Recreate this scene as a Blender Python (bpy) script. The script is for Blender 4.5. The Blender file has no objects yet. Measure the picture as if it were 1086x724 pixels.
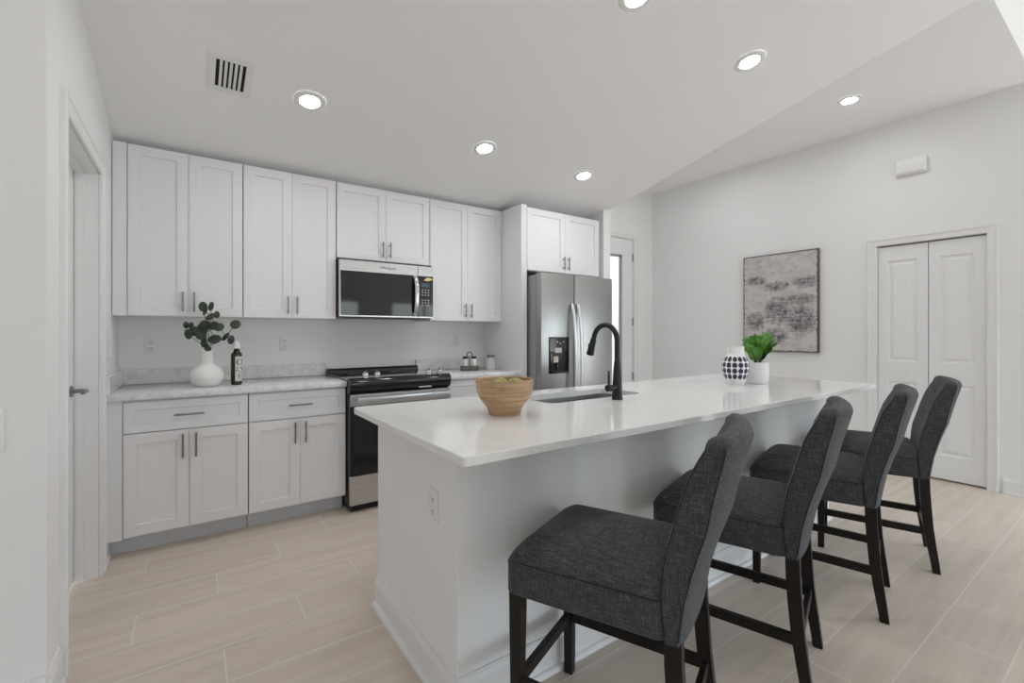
import bpy, bmesh, math, random
from mathutils import Matrix, Vector
C = bpy.context.scene
PI = math.pi
random.seed(7)
# ------------------------------------------------------------------ camera, world, light, exposure
cd = bpy.data.cameras.new('camera'); cam = bpy.data.objects.new('camera', cd); C.collection.objects.link(cam)
cam.location = (0, 0, 1.25); cam.rotation_euler = (PI/2, 0, -math.radians(35.0))
cd.sensor_width = 36.0; cd.lens = 485/1086*36; cd.shift_y = -9/1086; cd.clip_start = 0.02
C.camera = cam
C.view_settings.view_transform = 'Standard'; C.view_settings.look = 'None'
C.view_settings.exposure = 0.03; C.view_settings.gamma = 1.0; C.view_settings.use_curve_mapping = False
SKY = 9.4
LAMP = 140.0
w = bpy.data.worlds.new('world'); C.world = w; w.use_nodes = True
nt = w.node_tree; nt.nodes.clear()
tc = nt.nodes.new('ShaderNodeTexCoord'); sp = nt.nodes.new('ShaderNodeSeparateXYZ')
rp = nt.nodes.new('ShaderNodeValToRGB'); bg = nt.nodes.new('ShaderNodeBackground'); wo = nt.nodes.new('ShaderNodeOutputWorld')
mr = nt.nodes.new('ShaderNodeMapRange'); mr.inputs[1].default_value = -0.3; mr.inputs[2].default_value = 0.6
nt.links.new(tc.outputs['Generated'], sp.inputs[0]); nt.links.new(sp.outputs[2], mr.inputs[0]); nt.links.new(mr.outputs[0], rp.inputs[0])
e = rp.color_ramp.elements
e[0].position = 0.0; e[0].color = (.48, .47, .46, 1)
e[1].position = 1.0; e[1].color = (.66, .83, 1.0, 1)
for p, c in ((.28, (.50, .49, .48, 1)), (.325, (.26, .29, .27, 1)), (.41, (.40, .45, .46, 1)), (.46, (.73, .865, 1.0, 1))):
    n = e.new(p); n.color = c
nt.links.new(rp.outputs[0], bg.inputs[0]); bg.inputs[1].default_value = SKY; nt.links.new(bg.outputs[0], wo.inputs[0])

def portal(loc, sx, sy, rot):
    l = bpy.data.lights.new('daylight_portal', 'AREA'); l.shape = 'RECTANGLE'; l.size = sx; l.size_y = sy
    l.cycles.is_portal = True
    o = bpy.data.objects.new('daylight_portal', l); o.location = loc; o.rotation_euler = rot; C.collection.objects.link(o)
portal((3.1, -5.02, 1.1), 1.0, 2.04, (PI/2, 0, 0))
portal((5.4, -5.02, 1.1), 2.0, 2.04, (PI/2, 0, 0))
portal((7.02, -3.0, 1.25), 2.0, 2.3, (PI/2, 0, PI/2))
portal((-3.02, -4.25, 1.25), .9, 2.3, (PI/2, 0, -PI/2))  # unseen west opening, added to light the island end and right wall
C.cycles.diffuse_bounces = 8; C.cycles.max_bounces = 14

# ------------------------------------------------------------------ materials
def nodes(name):
    m = bpy.data.materials.new(name); m.use_nodes = True
    t = m.node_tree; b = t.nodes['Principled BSDF']
    return m, t, b
def plain(name, col, rough=.5, metal=0.0, spec=.5, coat=0.0, bump=0.0, bscale=60, trans=0.0, ior=1.45, alpha=1.0):
    m, t, b = nodes(name)
    b.inputs['Base Color'].default_value = (*col, 1); b.inputs['Roughness'].default_value = rough
    b.inputs['Metallic'].default_value = metal; b.inputs['Specular IOR Level'].default_value = spec
    b.inputs['Coat Weight'].default_value = coat; b.inputs['Transmission Weight'].default_value = trans
    b.inputs['IOR'].default_value = ior; b.inputs['Alpha'].default_value = alpha
    x = t.nodes.new('ShaderNodeTexCoord'); n = t.nodes.new('ShaderNodeTexNoise'); n.inputs['Scale'].default_value = bscale
    n.inputs['Detail'].default_value = 4
    t.links.new(x.outputs['Object'], n.inputs['Vector'])
    if bump > 0:
        bp = t.nodes.new('ShaderNodeBump'); bp.inputs['Strength'].default_value = bump; bp.inputs['Distance'].default_value = .002
        t.links.new(n.outputs['Fac'], bp.inputs['Height']); t.links.new(bp.outputs['Normal'], b.inputs['Normal'])
    else:
        r = t.nodes.new('ShaderNodeMapRange'); r.inputs[3].default_value = max(0, rough-.03); r.inputs[4].default_value = rough+.03
        t.links.new(n.outputs['Fac'], r.inputs[0]); t.links.new(r.outputs[0], b.inputs['Roughness'])
    return m
def emit(name, col, s):
    m = bpy.data.materials.new(name); m.use_nodes = True; t = m.node_tree; t.nodes.clear()
    e = t.nodes.new('ShaderNodeEmission'); o = t.nodes.new('ShaderNodeOutputMaterial')
    e.inputs[0].default_value = (*col, 1); e.inputs[1].default_value = s; t.links.new(e.outputs[0], o.inputs[0])
    return m
def ramp(t, src, stops):
    r = t.nodes.new('ShaderNodeValToRGB'); el = r.color_ramp.elements
    el[0].position, el[0].color = stops[0][0], (*stops[0][1], 1)
    el[1].position, el[1].color = stops[-1][0], (*stops[-1][1], 1)
    for p, c in stops[1:-1]:
        q = el.new(p); q.color = (*c, 1)
    t.links.new(src, r.inputs[0]); return r.outputs[0]
def mathn(t, op, a, b=None, c=None):
    n = t.nodes.new('ShaderNodeMath'); n.operation = op
    for i, v in enumerate((a, b, c)):
        if v is None: continue
        if isinstance(v, (int, float)): n.inputs[i].default_value = v
        else: t.links.new(v, n.inputs[i])
    return n.outputs[0]
def mix(t, f, a, b, mode='MIX'):
    n = t.nodes.new('ShaderNodeMix'); n.data_type = 'RGBA'; n.blend_type = mode
    for s, v in ((n.inputs[0], f), (n.inputs[6], a), (n.inputs[7], b)):
        if isinstance(v, (int, float)): s.default_value = v
        elif isinstance(v, tuple): s.default_value = (*v, 1)
        else: t.links.new(v, s)
    return n.outputs[2]
def noise(t, vec, scale, detail=4, rough=.5, dim='3D'):
    n = t.nodes.new('ShaderNodeTexNoise'); n.inputs['Scale'].default_value = scale; n.inputs['Detail'].default_value = detail
    n.inputs['Roughness'].default_value = rough; t.links.new(vec, n.inputs['Vector']); return n.outputs['Fac']
def mapped(t, scale, kind='Object', loc=(0, 0, 0)):
    x = t.nodes.new('ShaderNodeTexCoord'); m = t.nodes.new('ShaderNodeMapping')
    m.inputs['Scale'].default_value = scale; m.inputs['Location'].default_value = loc
    t.links.new(x.outputs[kind], m.inputs[0]); return m.outputs[0]

M = {}
M['wall'] = plain('wall_paint', (.83, .83, .83), .7, bump=.06, bscale=220, spec=.3)
M['ceiling'] = plain('ceiling_paint', (.87, .87, .87), .85, bump=.08, bscale=160, spec=.2)
M['trim'] = plain('trim_paint', (.80, .80, .80), .38)
M['cabinet'] = plain('cabinet_lacquer', (.78, .78, .79), .36)
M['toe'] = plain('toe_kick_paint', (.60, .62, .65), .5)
M['door'] = plain('door_paint', (.82, .82, .825), .42)
M['nickel'] = plain('brushed_nickel', (.27, .27, .275), .32, metal=1)
M['knobwhite'] = plain('white_knob', (.85, .85, .84), .25)
M['black'] = plain('black_plastic', (.012, .012, .013), .35)
M['blackmatte'] = plain('matte_black_metal', (.018, .020, .023), .42, metal=.3)
M['blackglass'] = plain('black_glass', (.012, .012, .014), .05, spec=.6)
M['chrome'] = plain('polished_steel', (.72, .72, .72), .16, metal=1)
M['white_plastic'] = plain('white_plastic', (.80, .80, .78), .35)
M['grey_plastic'] = plain('grey_plastic', (.35, .35, .36), .4)
M['shade_black'] = plain('duct_shade_black', (.015, .015, .016), .9)
M['ceramic'] = plain('white_ceramic', (.82, .81, .79), .28)
M['matteceramic'] = plain('matte_white_ceramic', (.80, .80, .79), .5)
M['navy'] = plain('navy_glaze', (.025, .028, .06), .35)
M['glass'] = plain('clear_glass', (.85, .87, .87), .04, alpha=.32)
M['amber'] = plain('dark_bottle_glass', (.030, .016, .006), .08)
M['gold_oil'] = plain('amber_neck_glass', (.16, .07, .015), .08)
M['paper'] = plain('label_paper', (.62, .60, .56), .6)
M['ink'] = plain('printed_ink', (.02, .02, .02), .6)
M['silver_ink'] = plain('silver_print', (.55, .55, .55), .4)
M['yellow'] = plain('gold_sticker', (.75, .60, .28), .5)
M['lid'] = plain('grey_metal_lid', (.22, .22, .23), .4, metal=1)
M['salt'] = plain('pale_seasoning', (.72, .70, .66), .8)
M['pear'] = plain('green_fruit_skin', (.30, .31, .06), .4, bump=.1, bscale=90)
M['stalk'] = plain('brown_stalk', (.05, .03, .015), .7)
M['soil'] = plain('potting_soil', (.02, .014, .01), .95, bump=.6, bscale=150)
M['button'] = plain('fabric_button', (.06, .06, .065), .8)
M['lens'] = emit('lamp_lens', (.995, .995, 1.0), LAMP)

def steel(name, col=(.50, .50, .50), axis=2, rough=.3):
    m, t, b = nodes(name)
    sc = [220, 220, 220]; sc[axis] = 2.0
    f = noise(t, mapped(t, sc), 1.0, 3)
    t.links.new(ramp(t, f, [(.3, tuple(c*.96 for c in col)), (.7, tuple(min(1, c*1.03) for c in col))]), b.inputs['Base Color'])
    b.inputs['Metallic'].default_value = 1
    r = t.nodes.new('ShaderNodeMapRange'); r.inputs[3].default_value = rough-.05; r.inputs[4].default_value = rough+.07
    t.links.new(f, r.inputs[0]); t.links.new(r.outputs[0], b.inputs['Roughness'])
    b.inputs['Anisotropic'].default_value = .5
    return m
M['steel'] = steel('stainless_steel', (.40, .40, .395), 2, .3)
M['handle_steel'] = plain('satin_handle_steel', (.78, .78, .78), .38, metal=1)
M['steel_h'] = steel('stainless_steel_horizontal', (.60, .60, .60), 0, .28)
M['steel_side'] = plain('grey_steel_side', (.36, .36, .36), .5, metal=.2)
M['sink'] = steel('sink_steel', (.42, .42, .42), 0, .35)

def quartz(name, base, vein, speck, vs=6):
    m, t, b = nodes(name)
    v = mapped(t, (1, 1, 1))
    f = noise(t, v, vs, 8, .65)
    c0 = ramp(t, f, [(.35, vein), (.55, base)])
    vo = t.nodes.new('ShaderNodeTexVoronoi'); vo.inputs['Scale'].default_value = 160; t.links.new(v, vo.inputs['Vector'])
    vc = t.nodes.new('ShaderNodeSeparateColor'); t.links.new(vo.outputs['Color'], vc.inputs[0])
    k = mathn(t, 'MULTIPLY', mathn(t, 'GREATER_THAN', vc.outputs[0], .86), mathn(t, 'LESS_THAN', vo.outputs['Distance'], .42))
    c1 = mix(t, mathn(t, 'MULTIPLY', k, .42), c0, speck)
    t.links.new(c1, b.inputs['Base Color']); b.inputs['Roughness'].default_value = .09
    b.inputs['Specular IOR Level'].default_value = .5
    return m
M['quartz'] = quartz('white_speckled_quartz', (.83, .83, .82), (.79, .79, .78), (.46, .44, .42), 5)
M['quartz_grey'] = quartz('grey_veined_quartz', (.78, .78, .78), (.62, .63, .64), (.5, .5, .5), 22)

def floor_mat():
    m, t, b = nodes('greige_plank_tile')
    x = t.nodes.new('ShaderNodeTexCoord'); s = t.nodes.new('ShaderNodeSeparateXYZ'); t.links.new(x.outputs['Object'], s.inputs[0])
    PH, PL = .2275, .912
    ry = mathn(t, 'DIVIDE', mathn(t, 'SUBTRACT', 3.29+PH*40, s.outputs[1]), PH)
    row = mathn(t, 'FLOOR', ry); fy = mathn(t, 'FRACT', ry)
    rx = mathn(t, 'DIVIDE', mathn(t, 'ADD', mathn(t, 'ADD', s.outputs[0], .20+PL*30+PL/3*0), mathn(t, 'MULTIPLY', mathn(t, 'SUBTRACT', row, 40), PL/3)), PL)
    col = mathn(t, 'FLOOR', rx); fx = mathn(t, 'FRACT', rx)
    dy = mathn(t, 'MULTIPLY', mathn(t, 'MINIMUM', fy, mathn(t, 'SUBTRACT', 1.0, fy)), PH)
    dx = mathn(t, 'MULTIPLY', mathn(t, 'MINIMUM', fx, mathn(t, 'SUBTRACT', 1.0, fx)), PL)
    g = mathn(t, 'LESS_THAN', mathn(t, 'MINIMUM', dx, dy), .0025)
    cv = t.nodes.new('ShaderNodeCombineXYZ'); t.links.new(col, cv.inputs[0]); t.links.new(row, cv.inputs[1])
    wn = t.nodes.new('ShaderNodeTexWhiteNoise'); wn.noise_dimensions = '3D'; t.links.new(cv.outputs[0], wn.inputs['Vector'])
    mp = t.nodes.new('ShaderNodeMapping'); mp.inputs['Scale'].default_value = (1.0, 13, 1); t.links.new(x.outputs['Object'], mp.inputs[0])
    off = t.nodes.new('ShaderNodeVectorMath'); off.operation = 'MULTIPLY_ADD'
    t.links.new(wn.outputs['Color'], off.inputs[0]); off.inputs[1].default_value = (30, 30, 30); t.links.new(mp.outputs[0], off.inputs[2])
    f = noise(t, off.outputs[0], 1.6, 7, .62)
    c = ramp(t, f, [(.25, (.56, .48, .405)), (.5, (.645, .558, .475)), (.75, (.70, .617, .533))])
    tone = mathn(t, 'ADD', .94, mathn(t, 'MULTIPLY', wn.outputs['Value'], .10))
    cc = t.nodes.new('ShaderNodeCombineColor')
    for i in range(3): t.links.new(tone, cc.inputs[i])
    c = mix(t, 1.0, c, cc.outputs[0], 'MULTIPLY')
    c = mix(t, mathn(t, 'MULTIPLY', g, .62), c, (.80, .77, .73))
    t.links.new(c, b.inputs['Base Color']); b.inputs['Roughness'].default_value = .38
    bp = t.nodes.new('ShaderNodeBump'); bp.inputs['Strength'].default_value = .3; bp.inputs['Distance'].default_value = .001
    t.links.new(mathn(t, 'SUBTRACT', 1.0, g), bp.inputs['Height']); t.links.new(bp.outputs[0], b.inputs['Normal'])
    return m
M['floor'] = floor_mat()

def fabric_mat():
    m, t, b = nodes('charcoal_linen_fabric')
    fs = [noise(t, mapped(t, s), 1.0, 2, .6) for s in ((22, 330, 330), (330, 22, 330), (330, 330, 22))]
    f = mathn(t, 'MULTIPLY', mathn(t, 'ADD', mathn(t, 'ADD', fs[0], fs[1]), fs[2]), 1/3)
    c = ramp(t, f, [(.36, (.021, .023, .027)), (.5, (.058, .061, .067)), (.64, (.150, .147, .146))])  # bluish tint puts the cool daylight into the thread colours
    t.links.new(c, b.inputs['Base Color']); b.inputs['Roughness'].default_value = .92
    b.inputs['Specular IOR Level'].default_value = .2
    b.inputs['Sheen Weight'].default_value = .08; b.inputs['Sheen Roughness'].default_value = .5
    bp = t.nodes.new('ShaderNodeBump'); bp.inputs['Strength'].default_value = .35; bp.inputs['Distance'].default_value = .002
    t.links.new(f, bp.inputs['Height']); t.links.new(bp.outputs[0], b.inputs['Normal'])
    return m
M['fabric'] = fabric_mat()
M['piping'] = plain('dark_seam_piping', (.022, .022, .025), .9)

def wood(name, stops, axis=2, sc=(60, 60, 3), rough=.4):
    m, t, b = nodes(name)
    f = noise(t, mapped(t, sc), 1.0, 5, .6)
    t.links.new(ramp(t, f, stops), b.inputs['Base Color']); b.inputs['Roughness'].default_value = rough
    return m
M['espresso'] = wood('espresso_wood', [(.3, (.007, .005, .0045)), (.7, (.016, .012, .010))], rough=.42)
M['espresso'].node_tree.nodes['Principled BSDF'].inputs['Specular IOR Level'].default_value = .3
M['tray'] = wood('weathered_tray_wood', [(.3, (.06, .05, .04)), (.7, (.16, .135, .11))], sc=(8, 90, 90), rough=.6)
def bowl_mat():
    m, t, b = nodes('turned_wood')
    f = noise(t, mapped(t, (6, 6, 130)), 1.0, 4, .55)
    f2 = noise(t, mapped(t, (40, 40, 40)), 1.0, 3, .5)
    k = mathn(t, 'ADD', mathn(t, 'MULTIPLY', f, .8), mathn(t, 'MULTIPLY', f2, .2))
    t.links.new(ramp(t, k, [(.32, (.27, .15, .075)), (.5, (.46, .29, .16)), (.68, (.57, .38, .225))]), b.inputs['Base Color'])
    b.inputs['Roughness'].default_value = .5
    return m
M['bowl'] = bowl_mat()
def leaf_mat(name, a, bb, rough=.45):
    m, t, b = nodes(name)
    f = noise(t, mapped(t, (30, 30, 30)), 1.0, 3)
    t.links.new(ramp(t, f, [(.3, a), (.7, bb)]), b.inputs['Base Color']); b.inputs['Roughness'].default_value = rough
    return m
M['euca'] = leaf_mat('dark_eucalyptus_leaf', (.018, .030, .020), (.045, .070, .042), .5)
M['zz'] = leaf_mat('glossy_green_leaf', (.045, .16, .02), (.16, .40, .05), .3)
M['stem'] = leaf_mat('green_stem', (.05, .07, .03), (.09, .11, .05), .6)

def painting_mat():
    m, t, b = nodes('abstract_painted_canvas')
    x = t.nodes.new('ShaderNodeTexCoord'); s = t.nodes.new('ShaderNodeSeparateXYZ'); t.links.new(x.outputs['Object'], s.inputs[0])
    v = x.outputs['Object']
    base = ramp(t, noise(t, mapped(t, (1, 7, 12)), 1.2, 8, .7), [(.3, (.36, .335, .33)), (.45, (.52, .49, .475)), (.58, (.60, .575, .555)), (.75, (.55, .50, .455))])
    brk = noise(t, mapped(t, (1, 26, 14)), 1.0, 6, .75)
    blobs = [(2.38, 1.49, .15, .14), (2.16, 1.38, .15, .15), (2.40, 1.75, .14, .05), (2.12, 1.78, .13, .06), (2.15, 1.60, .13, .06), (2.61, 1.38, .11, .10), (2.62, 1.83, .12, .05), (2.40, 1.22, .12, .08)]
    tot = None
    for (cy, cz, ry, rz) in blobs:
        a = mathn(t, 'DIVIDE', mathn(t, 'SUBTRACT', s.outputs[1], cy), ry); c = mathn(t, 'DIVIDE', mathn(t, 'SUBTRACT', s.outputs[2], cz), rz)
        d = mathn(t, 'SUBTRACT', 1.5, mathn(t, 'ADD', mathn(t, 'MULTIPLY', a, a), mathn(t, 'MULTIPLY', c, c)))
        d = mathn(t, 'MAXIMUM', d, 0.0)
        tot = d if tot is None else mathn(t, 'MAXIMUM', tot, d)
    soft = mathn(t, 'POWER', mathn(t, 'MINIMUM', mathn(t, 'MULTIPLY', tot, .8), 1.0), .6)
    brk2 = noise(t, mapped(t, (1, 9, 38), loc=(0, 3, 1)), 1.0, 6, .7)
    k = mathn(t, 'ADD', mathn(t, 'MULTIPLY', soft, .62), mathn(t, 'ADD', mathn(t, 'MULTIPLY', mathn(t, 'SUBTRACT', brk, .5), 1.5), mathn(t, 'MULTIPLY', mathn(t, 'SUBTRACT', brk2, .5), 1.5)))
    kk = t.nodes.new('ShaderNodeMapRange'); kk.inputs[1].default_value = .20; kk.inputs[2].default_value = .85; t.links.new(k, kk.inputs[0])
    c = mix(t, kk.outputs[0], base, (.085, .085, .105))
    # dark worn border
    ey = mathn(t, 'SUBTRACT', .381, mathn(t, 'ABSOLUTE', mathn(t, 'SUBTRACT', s.outputs[1], 2.377)))
    ez = mathn(t, 'SUBTRACT', .527, mathn(t, 'ABSOLUTE', mathn(t, 'SUBTRACT', s.outputs[2], 1.577)))
    edge = mathn(t, 'ADD', mathn(t, 'MINIMUM', ey, ez), mathn(t, 'MULTIPLY', mathn(t, 'SUBTRACT', noise(t, v, 45, 3), .5), .03))
    c = mix(t, mathn(t, 'LESS_THAN', edge, .013), c, (.10, .09, .085))
    t.links.new(c, b.inputs['Base Color']); b.inputs['Roughness'].default_value = .7
    return m
M['painting'] = painting_mat()
M['frame_dark'] = plain('dark_canvas_edge', (.09, .085, .08), .6)

# ------------------------------------------------------------------ mesh helpers
WL = {}          # world location of parents
class MB:
    def __init__(s): s.bm = bmesh.new()
    def _xf(s, vs, mat):
        if mat is not None:
            for v in vs: v.co = mat @ v.co
    def box(s, x0, x1, y0, y1, z0, z1, bev=0, seg=2, mat=None):
        b = s.bm
        r = bmesh.ops.create_cube(b, size=1.0); vs = r['verts']
        for v in vs: v.co = Vector(((x0+x1)/2+v.co.x*(x1-x0), (y0+y1)/2+v.co.y*(y1-y0), (z0+z1)/2+v.co.z*(z1-z0)))
        s._xf(vs, mat)
        if bev > 0:
            es = list({e for v in vs for e in v.link_edges})
            bmesh.ops.bevel(b, geom=es, offset=bev, segments=seg, profile=.5, affect='EDGES')
        return s
    def face(s, pts, mat=None, mi=0):
        vs = [s.bm.verts.new(p) for p in pts]; s._xf(vs, mat)
        f = s.bm.faces.new(vs); f.material_index = mi; return f
    def grid(s, rows, close=False, cap0=False, cap1=False, mi=None):
        vv = [[s.bm.verts.new(p) for p in r] for r in rows]
        n = len(rows[0])
        for i in range(len(rows)-1):
            for j in range(n if close else n-1):
                k = (j+1) % n
                f = s.bm.faces.new((vv[i][j], vv[i][k], vv[i+1][k], vv[i+1][j]))
                if mi: f.material_index = mi(i, j)
        if cap0: s.bm.faces.new(list(reversed(vv[0])))
        if cap1: s.bm.faces.new(vv[-1])
        return s
    def lathe(s, prof, c=(0, 0, 0), seg=32, mat=None, mi=None, cap=True):
        rows = []
        for r, z in prof:
            rows.append([Vector((max(r, 1e-4)*math.cos(2*PI*j/seg), max(r, 1e-4)*math.sin(2*PI*j/seg), z)) for j in range(seg)])
        if mat is None: mat = Matrix.Translation(c)
        rows = [[mat @ p for p in r] for r in rows]
        return s.grid(rows, True, cap, cap, mi)
    def tube(s, path, rad, seg=10, up=None):
        path = [Vector(p) for p in path]; n = len(path)
        rad = rad if isinstance(rad, (list, tuple)) else [rad]*n
        rows = []; ref = None
        for i, p in enumerate(path):
            t = (path[min(i+1, n-1)]-path[max(i-1, 0)]).normalized()
            if ref is None:
                ref = t.orthogonal().normalized()
            ref = (ref - t*ref.dot(t)).normalized(); b = t.cross(ref)
            rows.append([p+(ref*math.cos(2*PI*j/seg)+b*math.sin(2*PI*j/seg))*rad[i] for j in range(seg)])
        return s.grid(rows, True, True, True)
    def bar(s, path, wx, wy, seg=None):
        """rectangular section sweep for mostly vertical path; wx along x, wy along y"""
        rows = []
        for i, p in enumerate(path):
            a = wx[i] if isinstance(wx, list) else wx; b = wy[i] if isinstance(wy, list) else wy
            x, y, z = p
            rows.append([Vector((x-a/2, y-b/2, z)), Vector((x+a/2, y-b/2, z)), Vector((x+a/2, y+b/2, z)), Vector((x-a/2, y+b/2, z))])
        return s.grid(rows, True, True, True)
    def prism(s, pts, axis, a0, a1):
        """pts: 2-D outline, extruded along axis ('x','y','z')"""
        def P(p, a):
            return {'x': Vector((a, p[0], p[1])), 'y': Vector((p[0], a, p[1])), 'z': Vector((p[0], p[1], a))}[axis]
        return s.grid([[P(p, a0) for p in pts], [P(p, a1) for p in pts]], True, True, True)
    def panel(s, w, h, t, holes, prof, mat):
        """slab facing local -Y with profiled panels"""
        xs = sorted({0, w, *[q for hh in holes for q in (hh[0], hh[1])]}); zs = sorted({0, h, *[q for hh in holes for q in (hh[2], hh[3])]})
        b = s.bm; new = []
        def F(pts):
            f = s.face(pts, mat); new.extend(f.verts)
        for i in range(len(xs)-1):
            for j in range(len(zs)-1):
                cx, cz = (xs[i]+xs[i+1])/2, (zs[j]+zs[j+1])/2
                if any(a < cx < bb and c < cz < d for a, bb, c, d in holes): continue
                F([(xs[i], 0, zs[j]), (xs[i+1], 0, zs[j]), (xs[i+1], 0, zs[j+1]), (xs[i], 0, zs[j+1])])
        for a, bb, c, d in holes:
            prev = None
            for ins, dep in [(0, 0)]+prof:
                q = [(a+ins, dep, c+ins), (bb-ins, dep, c+ins), (bb-ins, dep, d-ins), (a+ins, dep, d-ins)]
                if prev:
                    for k in range(4):
                        F([prev[k], prev[(k+1) % 4], q[(k+1) % 4], q[k]])
                prev = q
            F(prev)
        F([(0, t, 0), (0, t, h), (w, t, h), (w, t, 0)])
        F([(0, 0, 0), (0, 0, h), (0, t, h), (0, t, 0)]); F([(w, 0, 0), (w, t, 0), (w, t, h), (w, 0, h)])
        F([(0, 0, 0), (0, t, 0), (w, t, 0), (w, 0, 0)]); F([(0, 0, h), (w, 0, h), (w, t, h), (0, t, h)])
        bmesh.ops.remove_doubles(b, verts=list(set(new)), dist=1e-5)
        return s
    def build(s, name, mats, parent=None, smooth=35, loc=None):
        me = bpy.data.meshes.new(name)
        bmesh.ops.recalc_face_normals(s.bm, faces=s.bm.faces)
        s.bm.to_mesh(me); s.bm.free()
        for m in (mats if isinstance(mats, (list, tuple)) else [mats]): me.materials.append(m)
        if smooth:
            for p in me.polygons: p.use_smooth = True
            me.set_sharp_from_angle(angle=math.radians(smooth))
        o = bpy.data.objects.new(name, me); C.collection.objects.link(o)
        if parent is not None:
            o.parent = parent; o.location = -WL.get(parent.name, Vector((0, 0, 0)))
            WL[o.name] = Vector((0, 0, 0))
        return o
def box(*a, **k): return MB().box(*a, **k)
def tag(o, label, cat, group=None):
    o['label'] = label; o['category'] = cat
    if group: o['group'] = group
    return o
def thing(name, label, cat, loc, group=None):
    o = bpy.data.objects.new(name, None); C.collection.objects.link(o); o.location = loc; o.empty_display_size = .1
    WL[o.name] = Vector(loc)
    return tag(o, label, cat, group)
def struct(o):
    o['kind'] = 'structure'; return o
def sempty(name, loc):
    o = bpy.data.objects.new(name, None); C.collection.objects.link(o); o.location = loc; WL[o.name] = Vector(loc); return struct(o)
def text_mesh(name, txt, size, mat, parent, M4, ext=.0004):
    cu = bpy.data.curves.new(name, 'FONT'); cu.body = txt; cu.size = size; cu.extrude = ext; cu.align_x = 'CENTER'; cu.align_y = 'CENTER'
    tmp = bpy.data.objects.new(name+'_tmp', cu); C.collection.objects.link(tmp)
    dg = bpy.context.evaluated_depsgraph_get(); me = bpy.data.meshes.new_from_object(tmp.evaluated_get(dg))
    bpy.data.objects.remove(tmp); me.name = name
    me.transform(M4); me.materials.clear(); me.materials.append(mat)
    o = bpy.data.objects.new(name, me); C.collection.objects.link(o); o.parent = parent
    o.location = -WL.get(parent.name, Vector((0, 0, 0))); WL[o.name] = Vector((0, 0, 0)); return o
FACE_BACK = Matrix.Rotation(PI/2, 4, 'X')            # text standing in the XZ plane, read from -Y
T = Matrix.Translation
def RZ(d): return Matrix.Rotation(math.radians(d), 4, 'Z')
def rrect(x0, x1, y0, y1, r, n=5):
    pts = []
    for cx, cy, a0 in ((x1-r, y0+r, -90), (x1-r, y1-r, 0), (x0+r, y1-r, 90), (x0+r, y0+r, 180)):
        for k in range(n+1):
            a = math.radians(a0+90*k/n); pts.append((cx+r*math.cos(a), cy+r*math.sin(a)))
    return pts
def arc(c, r, a0, a1, n):
    return [(c[0]+r*math.cos(math.radians(a0+(a1-a0)*k/n)), c[1]+r*math.sin(math.radians(a0+(a1-a0)*k/n))) for k in range(n+1)]

# ------------------------------------------------------------------ setting
XL, XR, YB, YN = -.39, 5.19, 3.905, 4.05
SL = .21
def cz(y): return 2.37+SL*(YB-y)
struct(box(-3.1, 7.1, -5.1, 4.3, -.12, 0).build('floor', M['floor'], smooth=0))
m = MB()
XE = 3.50                                             # the sloping ceiling stops here, flat soffit beyond
yr = -1.2
m.prism([(4.2, cz(4.2)), (yr, cz(yr)), (-5.1, cz(yr)), (-5.1, cz(yr)+.5), (yr, cz(yr)+.5), (4.2, cz(4.2)+1.3)], 'x', -3.1, XE)
m.box(XE-.01, 5.4, .56, 4.2, 3.15, 4.1)
m.box(XE-.01, 7.1, -5.1, .57, 3.9, 4.1)
struct(m.build('ceiling', M['ceiling'], smooth=0))
struct(box(XL-.12, XE+.02, YB, YB+.1, 0, 2.5).build('wall_back', M['wall'], smooth=0))
m = MB(); m.prism([(3.27, 0), (4.06, 0), (4.06, cz(4.06)+.05), (3.27, cz(3.27)+.05)], 'x', 3.425, 3.525)
struct(m.build('wall_partition', M['wall'], smooth=0))
m = MB()
DX0, DX1, DZ = 3.88, 4.82, 2.50                        # back door opening
m.box(3.4, DX0, YN, YN+.12, 0, 3.3); m.box(DX1, XR+.12, YN, YN+.12, 0, 3.3); m.box(DX0, DX1, YN, YN+.12, DZ, 3.3)
struct(m.build('wall_nook', M['wall'], smooth=0))
m = MB()
CY0, CY1, CZ = .800, 1.545, 2.06                       # closet opening
m.box(XR, XR+.12, .61, CY0, 0, 3.3); m.box(XR, XR+.12, CY1, YN+.12, 0, 3.3); m.box(XR, XR+.12, CY0, CY1, CZ, 3.3)
m.box(XR+.10, XR+.14, CY0-.05, CY1+.05, 0, CZ+.05)
struct(m.build('wall_right', M['wall'], smooth=0))
m = MB()
LY0, LY1, LZ = 2.34, 3.145, 2.08                       # left door opening
m.box(XL-.12, XL, 2.105, LY0, 0, 3.0); m.box(XL-.12, XL, LY1, YB+.1, 0, 2.9); m.box(XL-.12, XL, LY0, LY1, LZ, 2.95)
struct(m.build('wall_left', M['wall'], smooth=0))
struct(box(-3.1, XL-.12, 2.105, 2.225, 0, 3.0).build('wall_passage', M['wall'], smooth=0))
m = MB()
m.box(-3.1, -3.0, -5.1, -4.7, 0, 4.2); m.box(-3.1, -3.0, -3.8, 2.2, 0, 4.2); m.box(-3.1, -3.0, -4.7, -3.8, 2.4, 4.2); m.box(-3.1, -3.0, -4.7, -3.8, 0, .1)  # opening in this wall is added to let in fill light
struct(m.build('wall_west', M['wall'], smooth=0))
m = MB()
m.box(-3.1, 2.6, -5.1, -5, 0, 4.2); m.box(3.6, 4.4, -5.1, -5, 0, 4.2); m.box(6.4, 7.1, -5.1, -5, 0, 4.2)
m.box(2.6, 3.6, -5.1, -5, 2.12, 4.2); m.box(4.4, 6.4, -5.1, -5, 2.12, 4.2); m.box(2.6, 3.6, -5.1, -5, 0, .1); m.box(4.4, 6.4, -5.1, -5, 0, .1)
struct(m.build('wall_rear', M['wall'], smooth=0))
m = MB()
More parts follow.
